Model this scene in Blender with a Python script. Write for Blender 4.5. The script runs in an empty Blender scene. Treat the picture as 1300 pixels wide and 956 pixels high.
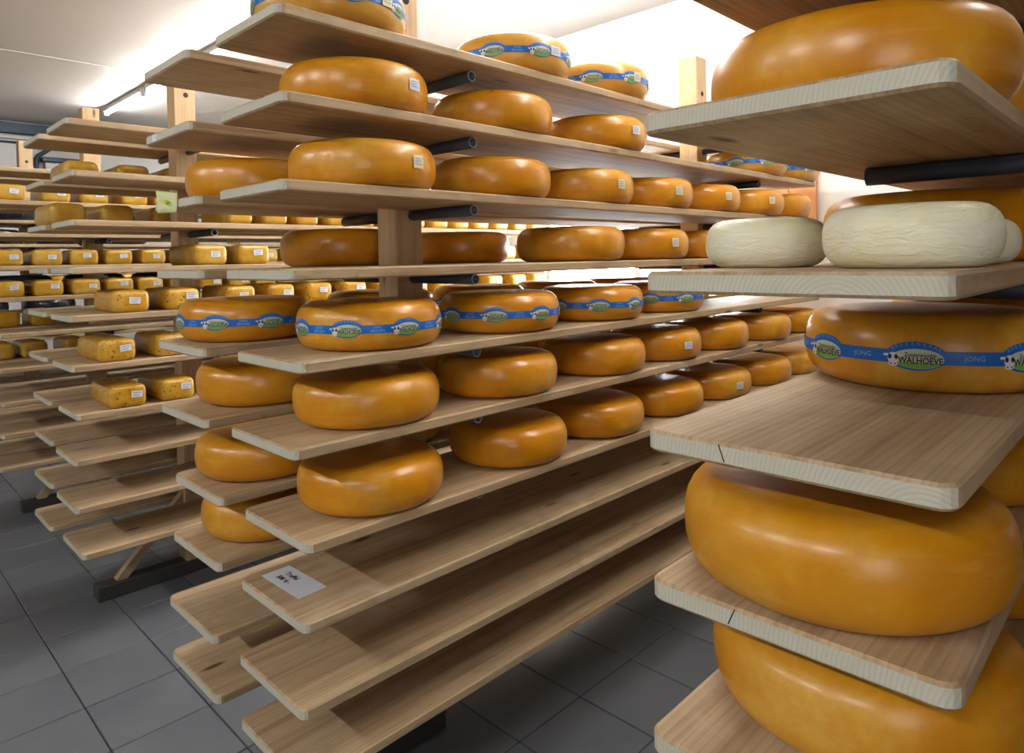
import bpy, bmesh, math, random
from mathutils import Matrix, Vector
random.seed(7)
S = bpy.context.scene
COL = S.collection
PI = math.pi
H = 1.615                       # camera height above the floor

# ------------------------------------------------------------------ camera
F_PX, CY, PITCH, ROLL, YAW = 869.023, 346.07, .0202917, -.0183851, .777978
fw = Vector((math.cos(YAW), math.sin(YAW), 0)); rt = Vector((math.sin(YAW), -math.cos(YAW), 0)); up = Vector((0, 0, 1))
f2 = fw*math.cos(PITCH) - up*math.sin(PITCH); u2 = up*math.cos(PITCH) + fw*math.sin(PITCH)
cx_ = rt*math.cos(ROLL) + u2*math.sin(ROLL); cy_ = u2*math.cos(ROLL) - rt*math.sin(ROLL); cz_ = -f2
cd = bpy.data.cameras.new('camera'); cam = bpy.data.objects.new('camera', cd); COL.objects.link(cam)
m = Matrix((cx_, cy_, cz_)).transposed().to_4x4(); m.translation = (0, 0, H); cam.matrix_world = m
cd.sensor_fit = 'HORIZONTAL'; cd.sensor_width = 36; cd.lens = 36*F_PX/1300; cd.shift_y = (CY-478)/1300
cd.clip_start = .02
S.camera = cam

# ------------------------------------------------------------------ world, exposure
w = bpy.data.worlds.new('world'); S.world = w; w.use_nodes = True
w.node_tree.nodes['Background'].inputs[0].default_value = (.55, .62, .75, 1)
w.node_tree.nodes['Background'].inputs[1].default_value = .05
S.view_settings.view_transform = 'Standard'; S.view_settings.look = 'None'
S.view_settings.gamma = 1; S.view_settings.use_curve_mapping = False
S.view_settings.exposure = 0.62
TUBE_POWER = 155.0               # emission of the fluorescent tubes above the racks
AISLE_POWER = 205.0             # emission of the tubes above the main aisle
WINDOW_POWER = 14.0              # daylight through the frosted window in the end wall

ADDED_WINDOW_POWER = 2.0                # unseen window behind the camera, added to light the rack fronts

# ------------------------------------------------------------------ materials
def newmat(name):
    mt = bpy.data.materials.new(name); mt.use_nodes = True
    nt = mt.node_tree; b = nt.nodes['Principled BSDF']
    return mt, nt, b
def N(nt, typ, **kw):
    n = nt.nodes.new(typ)
    for k, v in kw.items():
        if k in n.inputs.keys() if hasattr(n.inputs, 'keys') else False: n.inputs[k].default_value = v
        else: setattr(n, k, v)
    return n
def ramp(nt, fac, stops):
    r = nt.nodes.new('ShaderNodeValToRGB')
    while len(r.color_ramp.elements) < len(stops): r.color_ramp.elements.new(.5)
    for e, (p, c) in zip(r.color_ramp.elements, stops):
        e.position = p; e.color = (*c, 1) if len(c) == 3 else c
    nt.links.new(fac, r.inputs[0]); return r.outputs[0]
def mix(nt, fac, a, b, mode='MIX'):
    n = nt.nodes.new('ShaderNodeMix'); n.data_type = 'RGBA'; n.blend_type = mode
    for v, s in ((fac, n.inputs[0]), (a, n.inputs[6]), (b, n.inputs[7])):
        if hasattr(v, 'links'): nt.links.new(v, s)
        elif isinstance(v, (int, float)): s.default_value = v
        else: s.default_value = (*v, 1)
    return n.outputs[2]
def coords(nt, scale=(1, 1, 1), rnd=True):
    tc = nt.nodes.new('ShaderNodeTexCoord'); mp = nt.nodes.new('ShaderNodeMapping')
    mp.inputs['Scale'].default_value = scale
    if rnd:
        oi = nt.nodes.new('ShaderNodeObjectInfo'); vm = nt.nodes.new('ShaderNodeVectorMath'); vm.operation = 'MULTIPLY'
        vm.inputs[1].default_value = (37.1, 53.7, 19.3)
        cb = nt.nodes.new('ShaderNodeCombineXYZ')
        for i in range(3): nt.links.new(oi.outputs['Random'], cb.inputs[i])
        nt.links.new(cb.outputs[0], vm.inputs[0]); nt.links.new(vm.outputs[0], mp.inputs['Location'])
    nt.links.new(tc.outputs['Object'], mp.inputs['Vector']); return mp.outputs[0]
def noise(nt, vec, scale, detail=4, rough=.55, dist=0):
    n = nt.nodes.new('ShaderNodeTexNoise'); n.inputs['Scale'].default_value = scale; n.inputs['Detail'].default_value = detail
    n.inputs['Roughness'].default_value = rough; n.inputs['Distortion'].default_value = dist
    nt.links.new(vec, n.inputs['Vector']); return n.outputs['Fac']
def bump(nt, b, h, strength=.2, dist=.002):
    n = nt.nodes.new('ShaderNodeBump'); n.inputs['Strength'].default_value = strength; n.inputs['Distance'].default_value = dist
    nt.links.new(h, n.inputs['Height']); nt.links.new(n.outputs[0], b.inputs['Normal'])
def plain(name, col, rough=.5, metal=0, emit=None, es=0):
    mt, nt, b = newmat(name); b.inputs['Base Color'].default_value = (*col, 1); b.inputs['Roughness'].default_value = rough
    b.inputs['Metallic'].default_value = metal
    if emit: b.inputs['Emission Color'].default_value = (*emit, 1); b.inputs['Emission Strength'].default_value = es
    return mt
def wood(name, light, mid, dark, stain=.5, axis='X'):
    mt, nt, b = newmat(name)
    st = {'X': (.9, 22, 22), 'Z': (22, 22, .9)}[axis]
    v = coords(nt, st); g = noise(nt, v, 2.2, 5, .6, .4)
    c = ramp(nt, g, [(.30, dark), (.47, mid), (.66, light)])
    v2 = coords(nt, (3.2, 11, 11) if axis == 'X' else (11, 11, 3.2))
    vo = nt.nodes.new('ShaderNodeTexVoronoi'); vo.inputs['Scale'].default_value = 1.0; nt.links.new(v2, vo.inputs['Vector'])
    kn = ramp(nt, vo.outputs['Distance'], [(.07, (1, 1, 1)), (.15, (0, 0, 0))])
    sp_ = nt.nodes.new('ShaderNodeSeparateColor'); nt.links.new(vo.outputs['Color'], sp_.inputs[0])
    gt = nt.nodes.new('ShaderNodeMath'); gt.operation = 'GREATER_THAN'; gt.inputs[1].default_value = .62; nt.links.new(sp_.outputs[0], gt.inputs[0])
    km = nt.nodes.new('ShaderNodeMath'); km.operation = 'MULTIPLY'; nt.links.new(kn, km.inputs[0]); nt.links.new(gt.outputs[0], km.inputs[1])
    wvn = nt.nodes.new('ShaderNodeTexWave'); wvn.wave_type = 'BANDS'; wvn.bands_direction = 'Y'; wvn.wave_profile = 'SAW'
    wvn.inputs['Scale'].default_value = 1.0; wvn.inputs['Distortion'].default_value = 5.0; wvn.inputs['Detail'].default_value = 2; wvn.inputs['Detail Scale'].default_value = .35
    nt.links.new(coords(nt, (2.2, 26, 26) if axis == 'X' else (26, 26, 2.2)), wvn.inputs['Vector'])
    gl = ramp(nt, wvn.outputs['Fac'], [(.0, (0, 0, 0)), (.62, (.12, .12, .12)), (1.0, (.55, .55, .55))])
    c = mix(nt, gl, c, (dark[0]*1.05, dark[1]*.92, dark[2]*.85))
    c = mix(nt, km.outputs[0], c, (dark[0]*.30, dark[1]*.26, dark[2]*.24))
    v3 = coords(nt, (1, 1, 1)); s = noise(nt, v3, 5.5, 6, .62, .6)
    sf = ramp(nt, s, [(.50, (0, 0, 0)), (.68, (stain, stain, stain))])
    c = mix(nt, sf, c, (mid[0]*.62, mid[1]*.66, mid[2]*.66))
    s2 = noise(nt, v3, 3.1, 5, .6, 1.2)
    sf2 = ramp(nt, s2, [(.56, (0, 0, 0)), (.72, (stain*.9, stain*.9, stain*.9))])
    c = mix(nt, sf2, c, (light[0]*1.02, light[1]*1.1, light[2]*1.35))
    vd = nt.nodes.new('ShaderNodeTexVoronoi'); vd.inputs['Scale'].default_value = 9; nt.links.new(coords(nt, (1, 1, 1)), vd.inputs['Vector'])
    sd = nt.nodes.new('ShaderNodeSeparateColor'); nt.links.new(vd.outputs['Color'], sd.inputs[0])
    g2 = nt.nodes.new('ShaderNodeMath'); g2.operation = 'GREATER_THAN'; g2.inputs[1].default_value = .72; nt.links.new(sd.outputs[1], g2.inputs[0])
    dm = nt.nodes.new('ShaderNodeMath'); dm.operation = 'MULTIPLY'; nt.links.new(g2.outputs[0], dm.inputs[0])
    nt.links.new(ramp(nt, vd.outputs['Distance'], [(.05, (.7, .7, .7)), (.085, (0, 0, 0))]), dm.inputs[1])
    if axis == 'X': c = mix(nt, dm.outputs[0], c, (.46, .20, .03))
    nt.links.new(c, b.inputs['Base Color']); b.inputs['Roughness'].default_value = .62
    bump(nt, b, g, .25, .0012); return mt
def endgrain(name, light, dark):
    mt, nt, b = newmat(name)
    tc = nt.nodes.new('ShaderNodeTexCoord'); mp = nt.nodes.new('ShaderNodeMapping')
    oi = nt.nodes.new('ShaderNodeObjectInfo'); cb = nt.nodes.new('ShaderNodeCombineXYZ')
    mu = nt.nodes.new('ShaderNodeMath'); mu.operation = 'MULTIPLY_ADD'; mu.inputs[1].default_value = .4; mu.inputs[2].default_value = -.2
    nt.links.new(oi.outputs['Random'], mu.inputs[0]); nt.links.new(mu.outputs[0], cb.inputs[1]); cb.inputs[2].default_value = .05
    nt.links.new(cb.outputs[0], mp.inputs['Location']); nt.links.new(tc.outputs['Object'], mp.inputs['Vector'])
    wv = nt.nodes.new('ShaderNodeTexWave'); wv.wave_type = 'RINGS'; wv.rings_direction = 'X'
    wv.inputs['Scale'].default_value = 60; wv.inputs['Distortion'].default_value = 2.6; wv.inputs['Detail'].default_value = 2
    wv.inputs['Detail Scale'].default_value = .6
    nt.links.new(mp.outputs[0], wv.inputs['Vector'])
    nz = noise(nt, coords(nt, (1, 1, 1)), 30, 4)
    c = ramp(nt, wv.outputs['Fac'], [(.0, dark), (.55, light)])
    c = mix(nt, ramp(nt, nz, [(.35, (.0, .0, .0)), (.75, (.6, .6, .6))]), c, (dark[0]*1.05, dark[1]*1.05, dark[2]*1.0))
    nt.links.new(c, b.inputs['Base Color']); b.inputs['Roughness'].default_value = .75
    bump(nt, b, wv.outputs['Fac'], .2, .001); return mt
def rind(name, base, deep, pale, rough=.34, speck=None, sub=.08, wr=.22, wz=2.2):
    mt, nt, b = newmat(name)
    v = coords(nt, (1, 1, 1)); a = noise(nt, v, 6, 5, .6, .5)
    c = ramp(nt, a, [(.32, deep), (.5, base), (.68, pale)])
    a3 = noise(nt, v, 21, 6, .7, .4)
    c = mix(nt, ramp(nt, a3, [(.42, (.45, .45, .45)), (.60, (0, 0, 0))]), c, deep)
    v2 = coords(nt, (1.2, 1.2, 14)); a2 = noise(nt, v2, 7, 5, .65)
    c = mix(nt, ramp(nt, a2, [(.52, (0, 0, 0)), (.74, (.4, .4, .4))]), c, pale)
    if speck:
        vo = nt.nodes.new('ShaderNodeTexVoronoi'); vo.inputs['Scale'].default_value = 46; nt.links.new(coords(nt, (1, 1, 1.4)), vo.inputs['Vector'])
        big = noise(nt, v, 11, 3)
        th = nt.nodes.new('ShaderNodeMath'); th.operation = 'MULTIPLY'; nt.links.new(vo.outputs['Distance'], th.inputs[0])
        dv = nt.nodes.new('ShaderNodeMath'); dv.operation = 'MULTIPLY_ADD'; dv.inputs[1].default_value = -3.0; dv.inputs[2].default_value = 2.6
        nt.links.new(big, dv.inputs[0]); nt.links.new(dv.outputs[0], th.inputs[1])
        c = mix(nt, ramp(nt, th.outputs[0], [(.16, (.85, .85, .85)), (.27, (0, 0, 0))]), c, speck)
    nt.links.new(c, b.inputs['Base Color'])
    r = ramp(nt, a, [(.3, (rough*.8,)*3), (.7, (rough*1.35,)*3)]); nt.links.new(r, b.inputs['Roughness'])
    b.inputs['Coat Weight'].default_value = .35; b.inputs['Coat Roughness'].default_value = .22
    b.inputs['Subsurface Weight'].default_value = sub; b.inputs['Subsurface Radius'].default_value = (1, .5, .1); b.inputs['Subsurface Scale'].default_value = .01
    bump(nt, b, noise(nt, coords(nt, (1, 1, wz)), 38, 5, .6, 0 if wz < 3 else .8), wr, .0016 if wz < 3 else .006); return mt

M = {}
M['pine'] = wood('pine_board', (.59, .45, .28), (.49, .355, .205), (.34, .225, .12))
M['end'] = endgrain('pine_end_grain', (.60, .57, .465), (.52, .49, .395))
M['post'] = wood('post_pine', (.62, .45, .265), (.56, .39, .215), (.46, .30, .16), .25, 'Z')
M['brace'] = wood('brace_pine', (.50, .37, .22), (.42, .30, .17), (.30, .20, .11), .4)
M['gold'] = rind('yellow_wax_rind', (.68, .295, .004), (.60, .225, .002), (.74, .41, .05))
M['pale'] = rind('overlit_yellow_rind', (.68, .36, .05), (.60, .27, .02), (.76, .48, .15))  # yellow rind with the overexposed lamplight of the top rows painted in
M['block'] = rind('block_rind', (.58, .33, .018), (.42, .21, .008), (.68, .44, .08), .38)
M['herb'] = rind('herb_block_rind', (.62, .33, .012), (.47, .22, .008), (.70, .43, .07), .38, (.07, .06, .012))
M['black'] = rind('black_wax_rind', (.012, .016, .03), (.006, .008, .016), (.03, .04, .07), .28, None, 0)
M['white'] = rind('fresh_white_rind', (.90, .89, .68), (.87, .80, .46), (.92, .91, .80), .5, None, .08, .7, 3.4)
M['tube'] = plain('dark_plastic_tube', (.06, .072, .098), .38)
M['tubeend'] = plain('tube_cut_end', (.34, .46, .66), .4)
M['blue'] = plain('label_blue', (.004, .145, .60), .4)
M['blue2'] = plain('label_pale_blue_print', (.30, .50, .85), .45)
M['lgreen'] = plain('label_pale_sky', (.60, .68, .50), .45)
M['green'] = plain('label_meadow_green', (.20, .45, .04), .45)
M['ink'] = plain('label_ink', (.012, .018, .025), .5)
M['cow'] = plain('label_cow_white', (.78, .78, .80), .5)
M['paper'] = plain('white_paper', (.72, .77, .86), .6)
M['ytag'] = plain('cream_tag', (.74, .70, .46), .55)
M['tagprint'] = plain('tag_print', (.42, .45, .54), .6)
M['note'] = plain('yellow_note', (.72, .76, .40), .6)
M['pin'] = plain('yellow_pin', (.80, .74, .02), .3)
M['dark'] = plain('dark_hole', (.012, .012, .014), .8)
M['wall'] = plain('white_wall', (.80, .80, .80), .7)
M['wallgrey'] = plain('slate_grey_wall', (.10, .10, .105), .75)
M['ceil'] = plain('white_ceiling_panel', (.56, .55, .54), .55)
M['grout'] = plain('dark_grout', (.028, .029, .032), .85)
M['footm'] = plain('dark_foot_beam', (.045, .042, .038), .7)
M['slate'] = plain('slate_blue_metal', (.05, .075, .115), .45, .3)
M['rail'] = plain('grey_rail', (.42, .44, .47), .4, .2)
M['lamp'] = plain('lamp_housing', (.55, .57, .55), .4)
M['tubelight'] = plain('fluorescent_tube', (1, 1, 1), .3, 0, (1, .97, .92), TUBE_POWER)
M['aisletube'] = plain('aisle_fluorescent_tube', (1, 1, 1), .3, 0, (1, .97, .92), AISLE_POWER)
M['addedpane'] = plain('added_window_pane', (.9, .93, 1), .4, 0, (.97, .98, 1.0), ADDED_WINDOW_POWER)
M['pane'] = plain('frosted_daylight_pane', (.9, .93, 1), .4, 0, (.95, .98, 1.0), WINDOW_POWER)
M['glowwood'] = plain('glow_tinted_wood', (.72, .34, .15), .5)  # salmon glow of the strong window light put into the wood colour
mt, nt, b = newmat('slate_floor_tile')
nz = noise(nt, coords(nt, (1, 1, 1)), 3.5, 6, .6, .3)
nt.links.new(ramp(nt, nz, [(.3, (.112, .120, .138)), (.7, (.15, .158, .175))]), b.inputs['Base Color'])
nt.links.new(ramp(nt, nz, [(.3, (.34,)*3), (.7, (.48,)*3)]), b.inputs['Roughness'])
bump(nt, b, noise(nt, coords(nt, (1, 1, 1)), 24, 4), .12, .001); M['tile'] = mt

# ------------------------------------------------------------------ object helpers
def mesh(name, verts, faces, mats, idx=None, smooth=False):
    me = bpy.data.meshes.new(name); me.from_pydata([tuple(v) for v in verts], [], faces)
    for k in (mats if isinstance(mats, (list, tuple)) else [mats]): me.materials.append(M[k])
    if idx: me.polygons.foreach_set('material_index', idx)
    if smooth: me.polygons.foreach_set('use_smooth', [True]*len(me.polygons))
    me.update(); return me
def obj(name, me, parent=None, loc=(0, 0, 0), rz=0):
    o = bpy.data.objects.new(name, me); COL.objects.link(o); o.location = loc; o.rotation_euler = (0, 0, rz)
    if parent: o.parent = parent
    return o
def tag(o, label, cat, group=None):
    o['label'] = label; o['category'] = cat
    if group: o['group'] = group
    return o
def struct(o): o['kind'] = 'structure'; return o
def boxv(x0, x1, y0, y1, z0, z1):
    v = [(x0, y0, z0), (x1, y0, z0), (x1, y1, z0), (x0, y1, z0), (x0, y0, z1), (x1, y0, z1), (x1, y1, z1), (x0, y1, z1)]
    f = [(3, 2, 1, 0), (4, 5, 6, 7), (0, 1, 5, 4), (1, 2, 6, 5), (2, 3, 7, 6), (3, 0, 4, 7)]
    return v, f
def bevbox(name, x0, x1, y0, y1, z0, z1, mat, bev=.004, seg=2):
    bm = bmesh.new(); v, f = boxv(x0, x1, y0, y1, z0, z1)
    vs = [bm.verts.new(p) for p in v]
    for q in f: bm.faces.new([vs[i] for i in q])
    if bev: bmesh.ops.bevel(bm, geom=bm.edges[:], offset=bev, segments=seg, affect='EDGES', profile=.5)
    me = bpy.data.meshes.new(name); bm.to_mesh(me); bm.free(); me.materials.append(M[mat]); return me
def cyl(name, r, length, mat, seg=20, axis='Y', hole=0, endmat=None, smooth=True):
    """open-ended tube with a wall when hole > 0, else a closed rod; runs from 0 to length along the axis"""
    V = []; Fc = []; I = []
    rings = [(r, 0), (r, length)]
    if hole: rings += [(hole, length), (hole, max(0, length-.04))]
    rings2 = rings
    for rr, t in rings2:
        for k in range(seg):
            a = 2*PI*k/seg; V.append((rr*math.cos(a), t, rr*math.sin(a)))
    for i in range(len(rings2)-1):
        for k in range(seg):
            k2 = (k+1) % seg; Fc.append((i*seg+k, (i+1)*seg+k, (i+1)*seg+k2, i*seg+k2)); I.append(1 if endmat and i == 1 else 0)
    Fc.append(tuple(range(seg))); I.append(0)
    L = (len(rings2)-1)*seg; Fc.append(tuple(L+k for k in reversed(range(seg)))); I.append(0)
    if axis == 'X': V = [(y, -x, z) for x, y, z in V]
    if axis == 'Z': V = [(x, -z, y) for x, y, z in V]
    me = mesh(name, V, Fc, [mat, endmat] if endmat else [mat], I)
    if smooth:
        me.polygons.foreach_set('use_smooth', [len(p.vertices) == 4 for p in me.polygons])
    return me

# ------------------------------------------------------------------ the room
CEIL = H+1.75; XF, XB, YL, YR = 4.19, -3.9, 10.0, -1.7
fl = struct(obj('floor', mesh('floor', *boxv(XB-.1, XF+.1, YR-.1, YL+.1, -.12, -.005), 'grout')))
struct(obj('ceiling', mesh('ceiling', *boxv(XB-.1, XF+.1, YR-.1, YL+.1, CEIL, CEIL+.1), 'ceil')))
struct(obj('wall_left', mesh('wall_left', *boxv(XB-.1, XF+.1, YL, YL+.12, 0, CEIL), 'wall')))
struct(obj('wall_back', mesh('wall_back', *boxv(XB-.12, XB, YR, YL, 0, CEIL), 'wallgrey')))
# end wall with the window opening
WY0, WY1, WZ0, WZ1 = 1.98, 3.75, H-.22, H+.80
wv, wf = [], []
for q in ((YR, WY0, 0, CEIL), (WY1, YL, 0, CEIL), (WY0, WY1, 0, WZ0), (WY0, WY1, WZ1, CEIL)):
    v, f = boxv(XF, XF+.12, *q); wf += [tuple(i+len(wv) for i in t) for t in f]; wv += v
struct(obj('wall_far', mesh('wall_far', wv, wf, 'wall')))
VX0, VX1, VZ0, VZ1 = -2.0, -.55, H-.62, H+.72
wv, wf = [], []
for q in ((XB-.1, VX0, 0, CEIL), (VX1, XF+.1, 0, CEIL), (VX0, VX1, 0, VZ0), (VX0, VX1, VZ1, CEIL)):
    v, f = boxv(q[0], q[1], YR-.12, YR, q[2], q[3]); wf += [tuple(i+len(wv) for i in t) for t in f]; wv += v
struct(obj('wall_right', mesh('wall_right', wv, wf, 'wallgrey')))
w2 = struct(obj('added_window', None, None, (VX0, YR, VZ0)))  # unseen window, added for the wheel highlights and light on rack fronts
VW, VH = VX1-VX0, VZ1-VZ0
for x0, x1 in ((.04, VW/2-.02), (VW/2+.02, VW-.04)): obj('pane', bevbox('pane', x0, x1, -.056, -.05, .04, VH-.04, 'addedpane', 0), w2)
for x0, x1, z0, z1 in ((0, .04, 0, VH), (VW-.04, VW, 0, VH), (VW/2-.02, VW/2+.02, .04, VH-.04), (.04, VW-.04, 0, .04), (.04, VW-.04, VH-.04, VH)):
    obj('window_frame', bevbox('window_frame', x0, x1, -.08, -.02, z0, z1, 'wall', .003), w2)
win = bpy.data.objects.new('window_1', None); COL.objects.link(win); win.location = (XF, (WY0+WY1)/2, WZ0); struct(win)
def wpart(name, y0, y1, z0, z1, x0, x1, mat, bev=.003):
    o = obj(name, bevbox(name, x0-XF, x1-XF, y0-(WY0+WY1)/2, y1-(WY0+WY1)/2, z0-WZ0, z1-WZ0, mat, bev), win); return o
mid = (WY0+WY1)/2
for y0, y1 in ((WY0+.04, mid-.02), (mid+.02, WY1-.04)): wpart('pane', y0, y1, WZ0+.04, WZ1-.04, XF+.05, XF+.056, 'pane', 0)
for y0, y1, z0, z1 in ((WY0, WY0+.04, WZ0, WZ1), (WY1-.04, WY1, WZ0, WZ1), (mid-.02, mid+.02, WZ0+.04, WZ1-.04), (WY0+.04, WY1-.04, WZ0, WZ0+.04), (WY0+.04, WY1-.04, WZ1-.04, WZ1)):
    wpart('window_frame', y0, y1, z0, z1, XF+.02, XF+.08, 'wall')
for y0, y1 in ((1.56, 1.72), (1.724, 1.97)): wpart('glow_shutter_board', y0, y1, WZ0-.03, WZ1+.03, XF-.035, XF-.002, 'glowwood')  # shutter added beside the window to carry the salmon glow
struct(obj('trim_1', bevbox('trim_1', XB, XF, 6.735, 6.755, CEIL-.006, CEIL, 'ceil', .002)))
# floor tiles
P = .3205; TX0 = .645; TY0 = 3.191
tile_me = bevbox('tile', .0025, P-.0025, .0025, P-.0025, -.02, 0, 'tile', .002, 1)
cells = []
for i in range(-15, 12):
    for j in range(-16, 22):
        x, y = TX0+i*P, TY0+j*P
        if x < XB or x+P > XF+.02 or y < YR or y+P > YL+.02: continue
        dx, dy = x+P/2, y+P/2
        dep = dx*.712+dy*.702; lat = (dx*.702-dy*.712)/max(dep, .01)
        inview = dep > .8 and -1.0 < lat < 1.0
        cells.append((0 if inview else 1, math.hypot(dx, dy), x, y))
cells.sort()
for k, (a, d, x, y) in enumerate(cells[:280]): obj('tile', tile_me, fl, (x, y, random.uniform(-.0006, .0004)))
rv, rf = [], []
for a, d, x, y in cells[280:]:
    v, f = boxv(x+.0025, x+P-.0025, y+.0025, y+P-.0025, -.02, 0); rf += [tuple(i+len(rv) for i in t) for t in f]; rv += v
if rv:
    o = obj('remaining_tiles', mesh('remaining_tiles', rv, rf, 'tile'), fl); o['kind'] = 'stuff'

# ------------------------------------------------------------------ ceiling lamps
def ordinal(k): return ['first', 'second', 'third', 'fourth', 'fifth', 'sixth', 'seventh', 'eighth', 'ninth', 'tenth', 'eleventh', 'twelfth', 'thirteenth', 'fourteenth', 'fifteenth'][k]
LZ = CEIL-.002
housing_me = bevbox('housing', -.028, .028, 0, 1.22, -.05, 0, 'lamp', .006)
cap_me = bevbox('end_cap', -.02, .02, 0, .03, -.088, -.045, 'lamp', .004)
tl_me = cyl('fluorescent_tube', .013, 1.16, 'tubelight', 12, 'Y')
tl2_me = cyl('fluorescent_tube', .013, 1.16, 'aisletube', 12, 'Y')
def lamp(x, y, label, group, tme=None):
    t = obj('ceiling_lamp', None, None, (x, y, LZ)); tag(t, label, 'ceiling lamp', group)
    obj('housing', housing_me, t); obj('fluorescent_tube', tme or tl_me, t, (0, .03, -.068))
    obj('end_cap', cap_me, t); obj('end_cap', cap_me, t, (0, 1.19, 0))
for k in range(7): lamp(2.29, -.75+k*1.34, f'white fluorescent batten above the cheese racks, {ordinal(6-k)} from the slate wall rail', 'battens above the racks')
for k in range(3): lamp(-2.6, -1.1+k*2.2, f'white fluorescent batten above the main aisle, {ordinal(2-k)} from the slate wall rail', 'battens above the main aisle', tl2_me)

# ------------------------------------------------------------------ shared cheese-rack meshes
BT, BW, BL = .028, .350, 3.13
def board_mesh():
    def outline(ins):
        r = .022-ins; x0, x1, y0, y1 = ins, BL-ins, ins, BW-ins; pts = []
        for cx, cy, a0 in ((x1-r, y1-r, 0), (x0+r, y1-r, PI/2), (x0+r, y0+r, PI), (x1-r, y0+r, 1.5*PI)):
            for k in range(5):
                a = a0+k*PI/8; pts.append((cx+r*math.cos(a), cy+r*math.sin(a)))
        return pts
    V = []; Fc = []; I = []
    for ins, z in ((.004, -BT), (0, -BT+.004), (0, -.004), (.004, 0)):
        V += [(x, y, z) for x, y in outline(ins)]
    n = 20
    for i in range(3):
        for k in range(n):
            k2 = (k+1) % n; q = (i*n+k, i*n+k2, (i+1)*n+k2, (i+1)*n+k); Fc.append(q)
            a = V[q[0]]; c = V[q[1]]; dx, dy = c[0]-a[0], c[1]-a[1]; L = math.hypot(dx, dy) or 1
            I.append(1 if abs(dy/L) > .55 and i == 1 else 0)
    Fc.append(tuple(reversed(range(n)))); I.append(0); Fc.append(tuple(3*n+k for k in range(n))); I.append(0)
    return mesh('shelf_board', V, Fc, ['pine', 'end'], I)
board_me = board_mesh()
PW = .105; PX = (1.31, 3.225)
TUBE_R = .0165

RACK = {  # name, centre line Y, post top, board levels above the camera, front / back row edges
 0: dict(nick='white-cheese rack', c=.068, levels=[.392, .184, -.02, -.224, -.42, -.622, -.83, -1.03]),
 1: dict(nick='paper-sheet rack', c=1.8625, levels=[.587, .392, .191, -.014, -.231, -.429, -.655, -.838, -1.036, -1.21]),
 2: dict(nick='speckled-block rack', c=3.755, levels=[.628, .410, .200, -.003, -.209, -.422, -.630, -.822, -1.025, -1.227]),
 3: dict(nick='tagged-loaf rack', c=5.47, levels=[.611, .411, .214, .012, -.179, -.398, -.610, -.812, -1.005, -1.203]),
 4: dict(nick='black-wheel rack', c=7.585, levels=[.611, .411, .205, .0, -.20, -.40, -.61, -.812, -1.005, -1.203])}
SIDES = {0: ('blank-wall side', 'paper-sheet side'), 1: ('white-cheese side', 'speckled-block side'), 2: ('paper-sheet side', 'tagged-loaf side'),
         3: ('speckled-block side', 'black-wheel side'), 4: ('tagged-loaf side', 'wall side')}
TOPS = {0: 1.05, 1: 1.036, 2: 1.07, 3: 1.10, 4: 1.155}
RDESC = {0: 'pine shelving rack holding the fresh white cheeses', 1: 'pine shelving rack with a paper sheet and blue-banded cheese wheels',
         2: 'pine shelving rack holding herb-speckled block cheeses', 3: 'pine shelving rack full of tagged yellow loaves behind the speckled blocks',
         4: 'pine shelving rack with black wheels, next to the wall rail'}
hole_me = cyl('bolt_hole', .013, .004, 'dark', 16, 'Y')
def build_rack(i):
    R = RACK[i]; c = R['c']; t = obj('shelving_rack', None, None, (PX[0]+PW/2, c, 0)); tag(t, RDESC[i], 'shelf rack', 'cheese shelving racks')
    ox = -(PX[0]+PW/2); top = H+TOPS[i]
    for px in PX:
        p = obj('post', bevbox('post', 0, PW, -PW/2, PW/2, .07, top, 'post', .004), t, (px+ox, 0, 0))
        o = obj('bolt_hole', hole_me, p, (PW*.55, -PW/2-.0006, top-.19-H*0)); 
        for z in R['levels']:
            zz = H+z-BT-TUBE_R
            o = obj('support_tube', tube_me, t, (px+ox+PW*.62, .0, zz), PI)
            obj('support_tube', tube_me, t, (px+ox+PW*.62, 0, zz), 0)
    for px, sgn in ((PX[0], -1), (PX[1], 1)):
        x0 = px+ox+PW/2
        x1 = x0+sgn*.46
        obj('foot_beam', bevbox('foot_beam', min(x0-sgn*.12, x1), max(x0-sgn*.12, x1), -.045, .045, 0, .07, 'footm', .006), t)
        a = Vector((x0+sgn*.36, 0, .06)); bq = Vector((x0+sgn*.03, 0, .42)); d = (bq-a); L = d.length
        br = bevbox('brace', 0, L, -.022, .022, -.022, .022, 'brace', .003)
        o = obj('brace', br, t, a); o.rotation_euler = (0, -math.atan2(d.z, d.x), 0)
    return t
tube_me = cyl('support_tube', TUBE_R, .355, 'tube', 18, 'Y', .0125, 'tubeend')
for i in range(5): build_rack(i)

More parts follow.
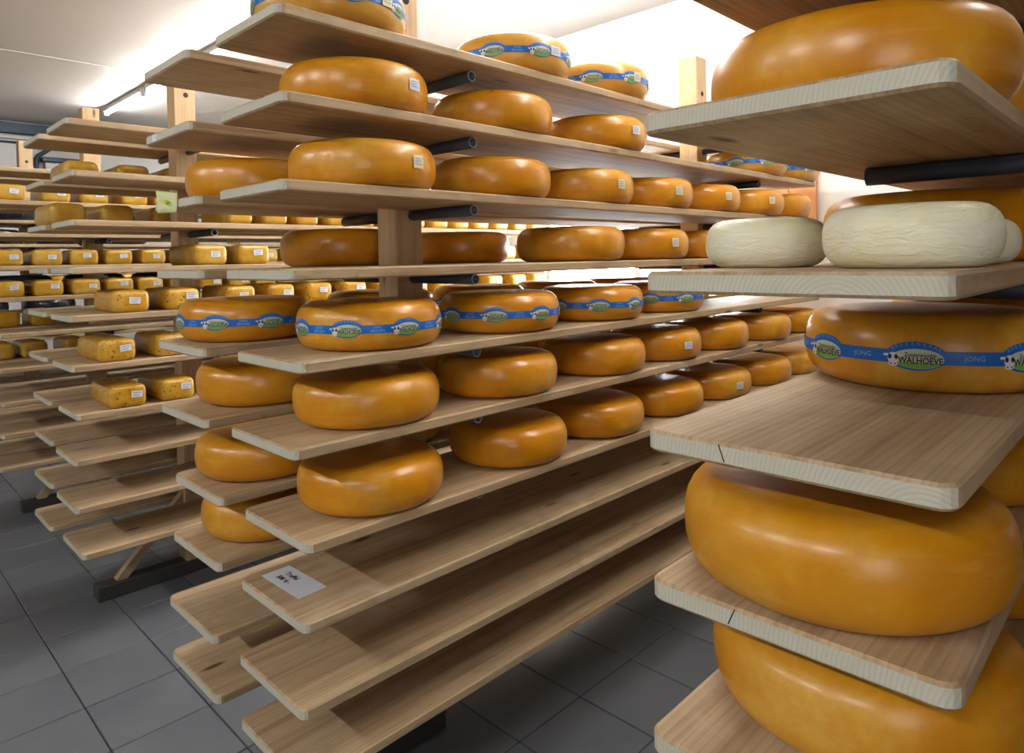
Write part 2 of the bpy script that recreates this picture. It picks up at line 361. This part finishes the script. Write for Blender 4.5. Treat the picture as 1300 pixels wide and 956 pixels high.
def z_of(i, lv): return H+RACK[i]['levels'][lv]
def row_y(i, row):      # low-Y edge of the boards of a row: 0 = low-Y side, 1 = high-Y side
    if i == 0 and row == 1: return .1495
    c = RACK[i]['c']; return c-.0575-BW-.002 if row == 0 else c+.0575+.002
X1 = [.735, .745, .738, .748, .772, .752, .782, .768, .757, .757]
X1b = [.715, .715, .735, .735, .735, .737, .772, .762, .745, .75]
for i in range(5):
    for row in (0, 1):
        if SIDES[i][row] is None: continue
        for lv in range(len(RACK[i]['levels'])):
            x0 = .748+random.uniform(-.012, .012); dy = random.uniform(.002, .007)*(-1 if row == 0 else 1)
            if i == 1: x0 = (X1, X1b)[row][lv]
            if i == 0: x0 = .75+(0, 0, .002, 0, .004, 0, 0, 0)[lv]
            rz = random.uniform(-.0008, .0008)
            o = obj('shelf_board', board_me, None, (x0, row_y(i, row)+dy, z_of(i, lv)), rz)
            tag(o, f"pine shelf board, {ordinal(lv)} from the top, {RACK[i]['nick']}, {SIDES[i][row]}", 'shelf board', f"boards of the {RACK[i]['nick']}")

# drying cracks in two sawn board ends
crack_me = bevbox('crack', -.0004, .003, -.0007, .0007, -BT+.004, -.003, 'dark', 0)
for lv, yy, tilt in ((3, .245, -.35), (4, .228, .4)):
    for o in [q for q in COL.objects if q.name.startswith('shelf_board') and abs(q.location.z-z_of(0, lv)) < .001 and abs(q.location.y-.1495) < .02]:
        k = obj('crack', crack_me, o, (0, yy, 0)); k.rotation_euler = (tilt, 0, 0)

# ------------------------------------------------------------------ cheese wheels
WR, WH, WC, WN = .198, .124, .052, 2.5
def prof(z, R=WR, h=WH, c=WC, n=WN):
    t = min(1, abs(z-h/2)/(h/2)); return R-c+c*(1-t**n)**(1/n)
def wheel_mesh(name, mat, R=WR, h=WH, c=WC, n=WN, wob=0.0, seed=0, seg=96):
    rnd = random.Random(seed); ph = [rnd.uniform(0, 6.28) for _ in range(6)]
    rows = 15; V = []; Fc = []
    prof_pts = [((R-c)*.5, 0)]
    for k in range(rows):
        a = -PI/2+PI*k/(rows-1); ca, sa = max(0, math.cos(a)), math.sin(a)
        prof_pts.append((R-c+c*ca**(2/n), h/2+h/2*math.copysign(abs(sa)**(2/n), sa)))
    prof_pts.append(((R-c)*.5, h*1.012))
    for r, z in prof_pts:
        for k in range(seg):
            a = 2*PI*k/seg
            w_ = 1+wob*(math.sin(2*a+ph[0])+.6*math.sin(3*a+ph[1])+.4*math.sin(5*a+ph[2]+z*20))
            zz = z+(wob*.25*h*math.sin(a+ph[3])*(z/h)*3 if z > 0 else 0)
            V.append((r*w_*math.cos(a), r*w_*math.sin(a), zz))
    n_ = len(prof_pts)
    for i in range(n_-1):
        for k in range(seg):
            k2 = (k+1) % seg; Fc.append((i*seg+k, i*seg+k2, (i+1)*seg+k2, (i+1)*seg+k))
    V.append((0, 0, 0)); V.append((0, 0, h*1.016)); a0, a1 = len(V)-2, len(V)-1
    for k in range(seg):
        k2 = (k+1) % seg; Fc.append((a0, k2, k)); Fc.append((a1, (n_-1)*seg+k, (n_-1)*seg+k2))
    return mesh(name, V, Fc, mat, None, True)
wheels = {'gold': [wheel_mesh('cheese_wheel', 'gold', wob=.006, seed=s) for s in range(4)],
          'band': [wheel_mesh('banded_wheel', 'gold')],
          'litband': [wheel_mesh('banded_wheel', 'pale')],
          'pale': [wheel_mesh('cheese_wheel', 'pale', wob=.006, seed=s+9) for s in range(2)],
          'black': [wheel_mesh('black_wheel', 'black', .2, .126, .055, 2.3, .004, 3)]}

# ---- lettering: a font mesh wrapped round the wheel
def text_geo(s, size, bold=0):
    cu = bpy.data.curves.new('lettering', 'FONT'); cu.body = s; cu.size = size; cu.align_x = 'CENTER'; cu.align_y = 'CENTER'; cu.resolution_u = 2
    cu.offset = bold
    o = bpy.data.objects.new('lettering', cu); COL.objects.link(o)
    dg = bpy.context.evaluated_depsgraph_get(); me = o.evaluated_get(dg).to_mesh()
    V = [tuple(v.co) for v in me.vertices]; Fc = [tuple(p.vertices) for p in me.polygons]
    o.evaluated_get(dg).to_mesh_clear(); bpy.data.objects.remove(o); bpy.data.curves.remove(cu)
    return V, Fc
class Patch:
    def __init__(s): s.V = []; s.F = []; s.I = []
    def add(s, V, Fc, mi):
        k = len(s.V); s.V += V; s.F += [tuple(i+k for i in f) for f in Fc]; s.I += [mi]*len(Fc)
def wrap(V, a0, z0, eps):
    out = []
    for p in V:
        x, y = p[0], p[1]; z = z0+y; r = prof(z)+eps; a = a0+x/WR
        out.append((r*math.cos(a), r*math.sin(a), z))
    return out
def ellipse(rx, ry, ox=0, oy=0, rings=4, seg=40, ylim=None):
    V = [(ox, oy, 0)]; Fc = []
    for i in range(1, rings+1):
        for k in range(seg):
            a = 2*PI*k/seg; y = oy+ry*i/rings*math.sin(a)
            if ylim is not None: y = min(y, ylim)
            V.append((ox+rx*i/rings*math.cos(a), y, 0))
    for k in range(seg): Fc.append((0, 1+k, 1+(k+1) % seg))
    for i in range(rings-1):
        for k in range(seg):
            k2 = (k+1) % seg; Fc.append((1+i*seg+k, 1+(i+1)*seg+k, 1+(i+1)*seg+k2, 1+i*seg+k2))
    return V, Fc
T_BRAND = text_geo('WALHOEVE', .0142, .0003); T_TOWN = text_geo('Zoeterwoudse', .0090, .0001)
T_JONG = text_geo('JONG', .0085); T_BEL = text_geo('BELEGEN', .0085); T_JONG1 = text_geo('JONG', .011)
ARC = [text_geo(ch, .0062) for ch in 'BOERENKAAS']
ZB = .060                                    # mid height of the band
def band_mesh(jong_only):
    p = Patch(); n = 128; V = []; Fc = []
    ys = [-.0105, -.0035, .0035, .0105]
    for y in ys:
        for k in range(n): V.append((2*PI*k/n*WR, y, 0))
    for i in range(3):
        for k in range(n):
            k2 = (k+1) % n; Fc.append((i*n+k, i*n+k2, (i+1)*n+k2, (i+1)*n+k))
    p.add(wrap(V, 0, ZB, .0006), Fc, 0)
    for k in range(8):
        a = (k+.5)*PI/4
        if jong_only: p.add(wrap(T_JONG1[0], a, ZB, .0010), T_JONG1[1], 1)
        else:
            p.add(wrap(T_JONG[0], a, ZB+.0045, .0010), T_JONG[1], 1); p.add(wrap(T_BEL[0], a, ZB-.0045, .0010), T_BEL[1], 1)
    return mesh('label_band', p.V, p.F, ['blue', 'blue2'], p.I)
def badge_mesh(a):
    p = Patch(); mats = ['blue', 'lgreen', 'green', 'ink', 'cow', 'blue2']
    V, Fc = ellipse(.042, .0225, 0, .0015); p.add(wrap(V, a, ZB, .0010), Fc, 0)
    V, Fc = ellipse(.0355, .0155, .002, -.0025); p.add(wrap(V, a, ZB, .0014), Fc, 1)
    V, Fc = ellipse(.0345, .0148, .002, -.0027, 4, 40, -.0085); V = [(x, min(y, -.0085), z) for x, y, z in V]; p.add(wrap(V, a, ZB, .0018), Fc, 2)
    for (t, dx, dy) in ((T_TOWN, .006, .0035), (T_BRAND, .006, -.0055)):
        p.add(wrap([(x*.78+dx, y+dy, 0) for x, y, z in t[0]], a, ZB, .0023), t[1], 3)
    # arched words along the upper rim
    for k, (tv, tf) in enumerate(ARC):
        u = (k-4.5)/4.5; th = u*.95; cx = .0385*math.sin(th); cyy = .0015+.0190*math.cos(th); ro = -th*.62
        q = [(cx+x*math.cos(ro)-y*math.sin(ro), cyy+x*math.sin(ro)+y*math.cos(ro), 0) for x, y, z in tv]
        p.add(wrap(q, a, ZB, .0016), tf, 5)
    # the cow's head at the left of the oval
    cxo, cyo = -.031, -.003
    for rx, ry, ox, oy, mi, e in ((.0075, .0095, 0, 0, 4, .0026), (.0045, .0022, -.0095, .005, 4, .0026), (.0045, .0022, .0095, .005, 4, .0026),
                                  (.0068, .0042, 0, -.0085, 4, .0028), (.0026, .0040, -.0042, .0025, 3, .0031), (.0026, .0040, .0046, .0025, 3, .0031),
                                  (.0011, .0013, -.003, -.0085, 3, .0033), (.0011, .0013, .003, -.0085, 3, .0033)):
        V, Fc = ellipse(rx, ry, cxo+ox, cyo+oy, 2, 16); p.add(wrap(V, a, ZB, e), Fc, mi)
    return mesh('oval_badge', p.V, p.F, mats, p.I)
band_me = {False: band_mesh(False), True: band_mesh(True)}
badge_me = [badge_mesh(k*PI/4) for k in range(8)]
def tag_mesh(name, mat, wd, ht, zc):         # printed price sticker hugging the side of the wheel
    p = Patch(); n = 6; V = []; Fc = []
    for j in range(4):
        for k in range(n+1): V.append(((k/n-.5)*wd, (j/3-.5)*ht, 0))
    for j in range(3):
        for k in range(n): Fc.append((j*(n+1)+k, j*(n+1)+k+1, (j+1)*(n+1)+k+1, (j+1)*(n+1)+k))
    p.add(wrap(V, 0, zc, .0035), Fc, 0)
    for j in range(3):
        y = ht*(.25-.22*j); x1 = wd*(.36-.08*(j % 2))
        q = [(-wd*.36+i*(x1+wd*.36)/4, y+d*ht*.05, 0) for d in (-1, 1) for i in range(5)]
        p.add(wrap(q, 0, zc, .0041), [(i, i+1, i+6, i+5) for i in range(4)], 1)
    return mesh(name, p.V, p.F, [mat, 'tagprint'], p.I)
stick_me = {'w': tag_mesh('price_sticker', 'paper', .042, .030, .066), 'y': tag_mesh('price_sticker', 'ytag', .036, .034, .066)}

def bear(x, y): return math.atan2(-y, -x)    # bearing from a wheel to the open aisle end (origin)
def wheel(kind, x, y, z, label, group, rot=None, sticker=None, stang=None, band=None, name='round_cheese', sc=1.0):
    me = random.choice(wheels[kind]); rz = random.uniform(0, 6.28) if rot is None else rot
    o = obj(name, me, None, (x, y, z), rz); o.scale = (sc, sc, sc)
    tag(o, label, 'cheese', group)
    if band is not None:
        bd = obj('label_band', band_me[band], o)
        for k in range(8): obj('oval_badge', badge_me[k], bd)
    if sticker:
        obj('price_sticker', stick_me[sticker], o, (0, 0, 0), stang-rz)
    return o
def wlabel(desc, k, lv, i, row):
    return f"{desc}, {ordinal(k)} from aisle end, board {ordinal(lv)} from top, {RACK[i]['nick']}, {SIDES[i][row]}"
def fill(i, row, lv, xs, kind='gold', desc='yellow cheese wheel', yc=None, stick=None, band=None, badge0=-17, name='round_cheese', k0=0):
    base = row_y(i, row)
    y0 = (base+.178) if yc is None else yc
    for k, x in enumerate(xs):
        y = y0+random.uniform(-.003, .003)
        for px in PX:                       # keep clear of the posts
            gap = max(px-x, x-px-PW, 0)
            if gap < .206:
                need = math.sqrt(.206**2-gap**2); cc = RACK[i]['c']
                y = min(y, cc-PW/2-need-.002) if row == 0 else max(y, cc+PW/2+need+.002)
        st = None; sa = None
        if stick:
            st = stick[min(k, len(stick)-1)]
            sa = bear(x, y)+math.radians(46+random.uniform(-4, 4))
        rot = (bear(x, y)+math.radians(badge0+(k*13) % 30)) if band is not None else None
        wheel(kind, x, y, z_of(i, lv), wlabel(desc, k+k0, lv, i, row), f"{desc}s on the {RACK[i]['nick']}", rot, st, sa, band, name)

# paper-sheet rack, white-cheese side
Y1 = 1.622
fill(1, 0, 0, [.975, 1.66, 2.13], 'litband', 'blue-banded overlit wheel', Y1, ['y', 'w', 'y'], False, -30)
fill(1, 0, 1, [1.048, 1.565, 2.11], 'gold', 'glossy yellow wheel', Y1, ['w', None, 'w'])
for k, x in enumerate((3.36, 3.78)):
    y = Y1-.012; wheel('litband', x, y, z_of(1, 1), f"blue-banded yellow wheel, {ordinal(k+3)} from aisle end, board second from top, paper-sheet rack, white-cheese side", 'banded wheels far along a board', bear(x, y)-.25+k*.3, None, None, False)
fill(1, 0, 2, [1.068, 1.555, 2.02, 2.45, 2.87, 3.29, 3.69], 'gold', 'yellow cheese wheel', Y1, ['y', None, 'y', 'y', 'y', 'y', None])
fill(1, 0, 3, [1.955, 2.41, 2.86, 3.3], 'gold', 'yellow cheese wheel', Y1, [None, 'y', None])
fill(1, 0, 4, [1.08, 1.583, 2.07, 2.53], 'band', 'blue-banded yellow wheel', Y1, None, False, -17)
fill(1, 0, 5, [1.062, 1.567, 2.08, 2.51, 2.94, 3.39, 3.79], 'gold', 'yellow cheese wheel', Y1, [None, None, None, 'w', None])
fill(1, 0, 6, [1.070, 1.612, 2.07, 2.52, 2.95, 3.40, 3.80], 'gold', 'yellow cheese wheel', Y1, [None, None, None, None, 'w', None])
# paper-sheet rack, speckled-block side
Y1B = 2.122
fill(1, 1, 2, [.985], 'gold', 'yellow cheese wheel', Y1B)
fill(1, 1, 3, [1.29, 1.86], 'gold', 'shaded yellow wheel', Y1B)
fill(1, 1, 4, [.952, 1.46, 1.95, 2.45, 2.95], 'band', 'blue-banded yellow wheel', Y1B, None, False, -25)
fill(1, 1, 5, [1.0, 1.52, 2.02, 2.5, 3.0], 'gold', 'yellow cheese wheel', Y1B)
fill(1, 1, 6, [.993, 1.50, 2.0, 2.5, 3.0], 'gold', 'yellow cheese wheel', Y1B)
fill(1, 1, 7, [1.004], 'gold', 'yellow cheese wheel', Y1B)
# white-cheese rack
fill(0, 1, 1, [1.06, 1.56, 2.06], 'gold', 'large glossy yellow wheel', .343)
fill(0, 1, 2, [1.475, 1.98, 2.48], 'gold', 'dark amber wheel', .33)
fill(0, 1, 3, [1.385], 'band', 'blue-banded yellow wheel', .331, None, True, -4)
fill(0, 1, 3, [1.87, 2.37], 'gold', 'plain shaded wheel', .326, k0=1)
fill(0, 1, 4, [.942, 1.46, 1.96], 'gold', 'big yellow wheel', .328)
fill(0, 1, 5, [1.01, 1.51, 2.01], 'gold', 'shaded yellow wheel', .325)

# fresh white cheeses
def fresh(x, y, r, h, lab, seed):
    me = wheel_mesh('fresh_cheese', 'white', r, h, .034, 2.4, .010, seed, 72)
    o = obj('fresh_cheese', me, None, (x, y, z_of(0, 2)), random.uniform(0, 6)); tag(o, lab, 'cheese', 'fresh white cheeses')
fresh(.957, .246, .099, .077, 'large white fresh cheese with wrinkled skin at the board end', 1)
fresh(1.017, .457, .089, .073, 'smaller white fresh cheese leaning over the board side towards the paper-sheet rack', 5)
fresh(1.145, .222, .064, .064, 'white fresh cheese half hidden behind the large wrinkled one', 8)

# ------------------------------------------------------------------ block cheeses
def block_mesh(name, mat, wx, dy, h, bev):
    bm = bmesh.new(); v, f = boxv(0, wx, 0, dy, 0, h); vs = [bm.verts.new(p) for p in v]
    for q in f: bm.faces.new([vs[i] for i in q])
    bmesh.ops.subdivide_edges(bm, edges=bm.edges[:], cuts=2, use_grid_fill=True)
    rn = random.Random(wx*1000+dy*77)
    for q in bm.verts:
        if q.co.z > .001:
            ux, uy = q.co.x/wx-.5, q.co.y/dy-.5
            q.co.z += h*.06*(1-4*ux*ux)*(1-4*uy*uy)*(q.co.z/h)
            q.co.x += ux*.10*wx*(1-abs(2*q.co.z/h-1))*.6+rn.uniform(-.001, .001); q.co.y += rn.uniform(-.001, .001)
    eds = [e for e in bm.edges if e.calc_face_angle(0) > .8]
    bmesh.ops.bevel(bm, geom=eds, offset=bev, segments=3, affect='EDGES', profile=.5)
    for fc in bm.faces: fc.smooth = True
    me = bpy.data.meshes.new(name); bm.to_mesh(me); bm.free(); me.materials.append(M[mat]); return me
blocks = {'herb': block_mesh('cheese_block', 'herb', .146, .335, .098, .021), 'block': block_mesh('cheese_loaf', 'block', .154, .33, .098, .021),
          'slim': block_mesh('cheese_block', 'block', .124, .33, .095, .018), 'tall': block_mesh('cheese_loaf', 'block', .150, .33, .108, .030)}
DIM = {'herb': (.146, .098), 'block': (.154, .098), 'slim': (.124, .095), 'tall': (.15, .108)}
def flat_tag():
    v, f = boxv(-.023, .023, -.0015, .0, -.014, .014); I = [0]*6
    for j in range(2):
        z = .006-.011*j; k = len(v)
        v += [(-.016, -.0019, z-.0028), (.016-.006*j, -.0019, z-.0028), (.016-.006*j, -.0019, z+.0028), (-.016, -.0019, z+.0028)]; f.append((k, k+1, k+2, k+3)); I.append(1)
    return mesh('price_tag', v, f, ['paper', 'tagprint'], I)
ptag_me = flat_tag()
def brow(i, row, lv, xs, kind, desc, yf, tagx=.66, tagz=.6, tags=True):
    wd, ht = DIM[kind]
    for k, x in enumerate(xs):
        o = obj('block_cheese', blocks[kind], None, (x, yf+random.uniform(-.006, .004), z_of(i, lv)), random.uniform(-.03, .03))
        tag(o, wlabel(desc, k, lv, i, row), 'cheese', f"{desc}s on the {RACK[i]['nick']}")
        if tags:
            p = obj('price_tag', ptag_me, o, (wd*tagx+random.uniform(-.012, .012), -.0012, ht*(tagz+random.uniform(-.08, .08)))); p.rotation_euler = (0, random.uniform(-.12, .12), 0)
F2, F3 = 3.352, 5.07
def run(a, step, end): 
    out = []
    while a < end: out.append(a+random.uniform(-.006, .006)); a += step
    return out
brow(2, 1, 1, [.845, 1.08, 1.30], 'tall', 'plump yellow loaf', 3.84, tags=False)
brow(2, 1, 2, [.785, 1.0, 1.24], 'tall', 'pale-ended loaf', 3.835, tags=False)
brow(2, 0, 2, run(1.43, .182, 3.75), 'slim', 'untagged yellow block', F2, tags=False)
brow(2, 0, 3, [1.262, 1.48]+run(1.92, .23, 3.7), 'block', 'orange-yellow tagged block', F2)
brow(2, 0, 4, [.909, 1.131]+run(1.40, .222, 3.7), 'herb', 'herb-speckled tagged block', F2)
brow(2, 0, 5, [.850, 1.080], 'herb', 'herb-speckled tagged block', F2+.005)
brow(2, 0, 6, [.884, 1.098], 'herb', 'herb-speckled tagged block', F2+.005)
for lv, xs in ((1, [.752, .995, 1.208, 1.45]+run(1.66, .21, 2.7)), (3, [.735, .94, 1.14, 1.345, 1.557]+run(1.765, .205, 2.9)), (4, [.735, .943, 1.147, 1.347, 1.538]+run(1.745, .205, 2.9))):
    brow(3, 0, lv, xs, 'block', 'tagged yellow loaf', F3)
brow(3, 1, 5, [.80, 1.012, 1.24], 'tall', 'dull untagged loaf', 5.57, tags=False)
brow(3, 1, 6, [.765, .95, 1.2], 'tall', 'dull untagged loaf', 5.57, tags=False)
# black-waxed wheels
fill(3, 1, 4, [.97, 1.43, 1.88], 'black', 'black-waxed wheel', 5.725, name='black_cheese')
fill(4, 0, 1, [1.22, 1.72, 2.2], 'black', 'black-waxed wheel', row_y(4, 0)+.175, name='black_cheese')
fill(4, 0, 2, [1.08, 1.58, 2.1], 'black', 'black-waxed wheel', row_y(4, 0)+.175, name='black_cheese')
fill(4, 0, 3, [1.2, 1.7, 2.2], 'black', 'black-waxed wheel', row_y(4, 0)+.175, name='black_cheese')
for lv_ in (5, 6): fill(4, 0, lv_, [.97, 1.47, 1.97, 2.47], 'black', 'black-waxed wheel', row_y(4, 0)+.17, name='black_cheese')
fill(4, 0, 4, [1.6, 2.1], 'gold', 'yellow cheese wheel', row_y(4, 0)+.175)

# ------------------------------------------------------------------ small things
# paper sheet on the eighth board
zt = z_of(1, 7)
pp = Patch(); v, f = boxv(-.095, .095, -.041, .041, 0, .0008); pp.add(v, f, 0)
for s, y, sz in (('Truffel', .012, .022), ('BM 4,-', -.013, .022)):
    tv, tf = text_geo(s, sz, .0006); pp.add([(x-.028, q+y, .0012) for x, q, z in tv], tf, 1)
o = obj('paper_sheet', mesh('paper_sheet', pp.V, pp.F, ['paper', 'ink'], pp.I), None, (.857, 1.672, zt+.0002), -PI/2+.03)
tag(o, 'white paper sheet with two printed lines lying on an empty board', 'paper')
# yellow note pinned on the end of the third board, speckled-block side
nb = obj('pinned_note', None, None, (.722, 2.10, z_of(1, 2)-.010), .52); tag(nb, 'small yellow-green note pinned to a board end', 'note')
nv, nf = [], []
for j in range(5):
    for k in range(7):
        u = k/6-.5; q = j/4-.5
        nv.append((-.004-.012*abs(u)**2-.014*max(0, -u-.2)-.006*q*q, -.066*u*(1-.12*q), -.060*q+.010*(-u)*(1-j/4)))
for j in range(4):
    for k in range(6): nf.append((j*7+k, (j+1)*7+k, (j+1)*7+k+1, j*7+k+1))
me = mesh('sheet', nv, nf, 'note', None, True); so = obj('sheet', me, nb); md = so.modifiers.new('thickness', 'SOLIDIFY'); md.thickness = .0008
po = obj('pin', cyl('pin', .006, .012, 'pin', 12, 'X'), nb, (-.018, .002, .0))
# white sticker on the end of the second board, speckled-block side
o = obj('white_sticker', bevbox('white_sticker', -.0015, 0, -.02, .02, -.011, .011, 'paper', .0004, 1), None, (.715, 2.185, z_of(1, 1)-.014)); tag(o, 'tiny white sticker on a board end', 'sticker')
# rail, strip and duct on the left wall
o = obj('wall_rail', bevbox('wall_rail', XB, XF, -.10, 0, 0, .125, 'slate', .008), None, (0, YL, H+1.60)); tag(o, 'dark slate-blue steel rail along the top of the white wall', 'rail')
o = obj('wall_trunking', bevbox('wall_trunking', XB, XF, -.05, 0, 0, .05, 'rail', .006), None, (0, YL, H+1.535)); tag(o, 'pale grey trunking strip under the slate-blue wall rail', 'trunking')
o = obj('thin_pipe', cyl('thin_pipe', .014, XF-XB-.2, 'slate', 12, 'X'), None, (XB+.1, YL-.016, H+1.50)); tag(o, 'thin dark pipe running below the grey wall trunking', 'pipe')
def pipe_run(name, pts, r, mat, seg=14):
    cu = bpy.data.curves.new(name, 'CURVE'); cu.dimensions = '3D'; cu.bevel_depth = r; cu.bevel_resolution = 4; cu.use_fill_caps = True
    sp = cu.splines.new('POLY'); sp.points.add(len(pts)-1)
    for q, p in zip(sp.points, pts): q.co = (*p, 1)
    o = bpy.data.objects.new(name, cu); COL.objects.link(o); dg = bpy.context.evaluated_depsgraph_get()
    me = bpy.data.meshes.new_from_object(o.evaluated_get(dg)); bpy.data.objects.remove(o); me.materials.clear(); me.materials.append(M[mat]); return me
o = obj('bent_pipe', pipe_run('bent_pipe', [(2.13, YL-.04, H+1.47), (2.06, YL-.04, H+1.46), (1.93, YL-.04, H+1.36), (1.905, YL-.04, H+1.31), (1.905, YL-.04, .603)], .026, 'slate')); tag(o, 'dark bent pipe running down the white wall', 'pipe')
t = obj('wall_cabinet', None, None, (2.2, YL-.002, H+.98)); tag(t, 'grey cabinet with a dark frame mounted on the wall', 'cabinet')
obj('cabinet_box', bevbox('cabinet_box', -.22, .32, -.12, 0, 0, .30, 'rail', .01), t)
obj('cabinet_frame', bevbox('cabinet_frame', -.25, .35, -.14, 0, .302, .36, 'slate', .01), t)
t = obj('radiator', None, None, (1.9, YL-.004, .27)); tag(t, 'low pale grey radiator on the wall behind the racks', 'radiator')
obj('panel', bevbox('panel', -.6, .6, -.07, -.045, 0, .32, 'wall', .008), t)
fin = bevbox('fin', -.012, .012, -.045, -.0, .02, .325, 'rail', .003, 1)
for k in range(20): obj('fin', fin, t, (-.57+k*.06, 0, 0))
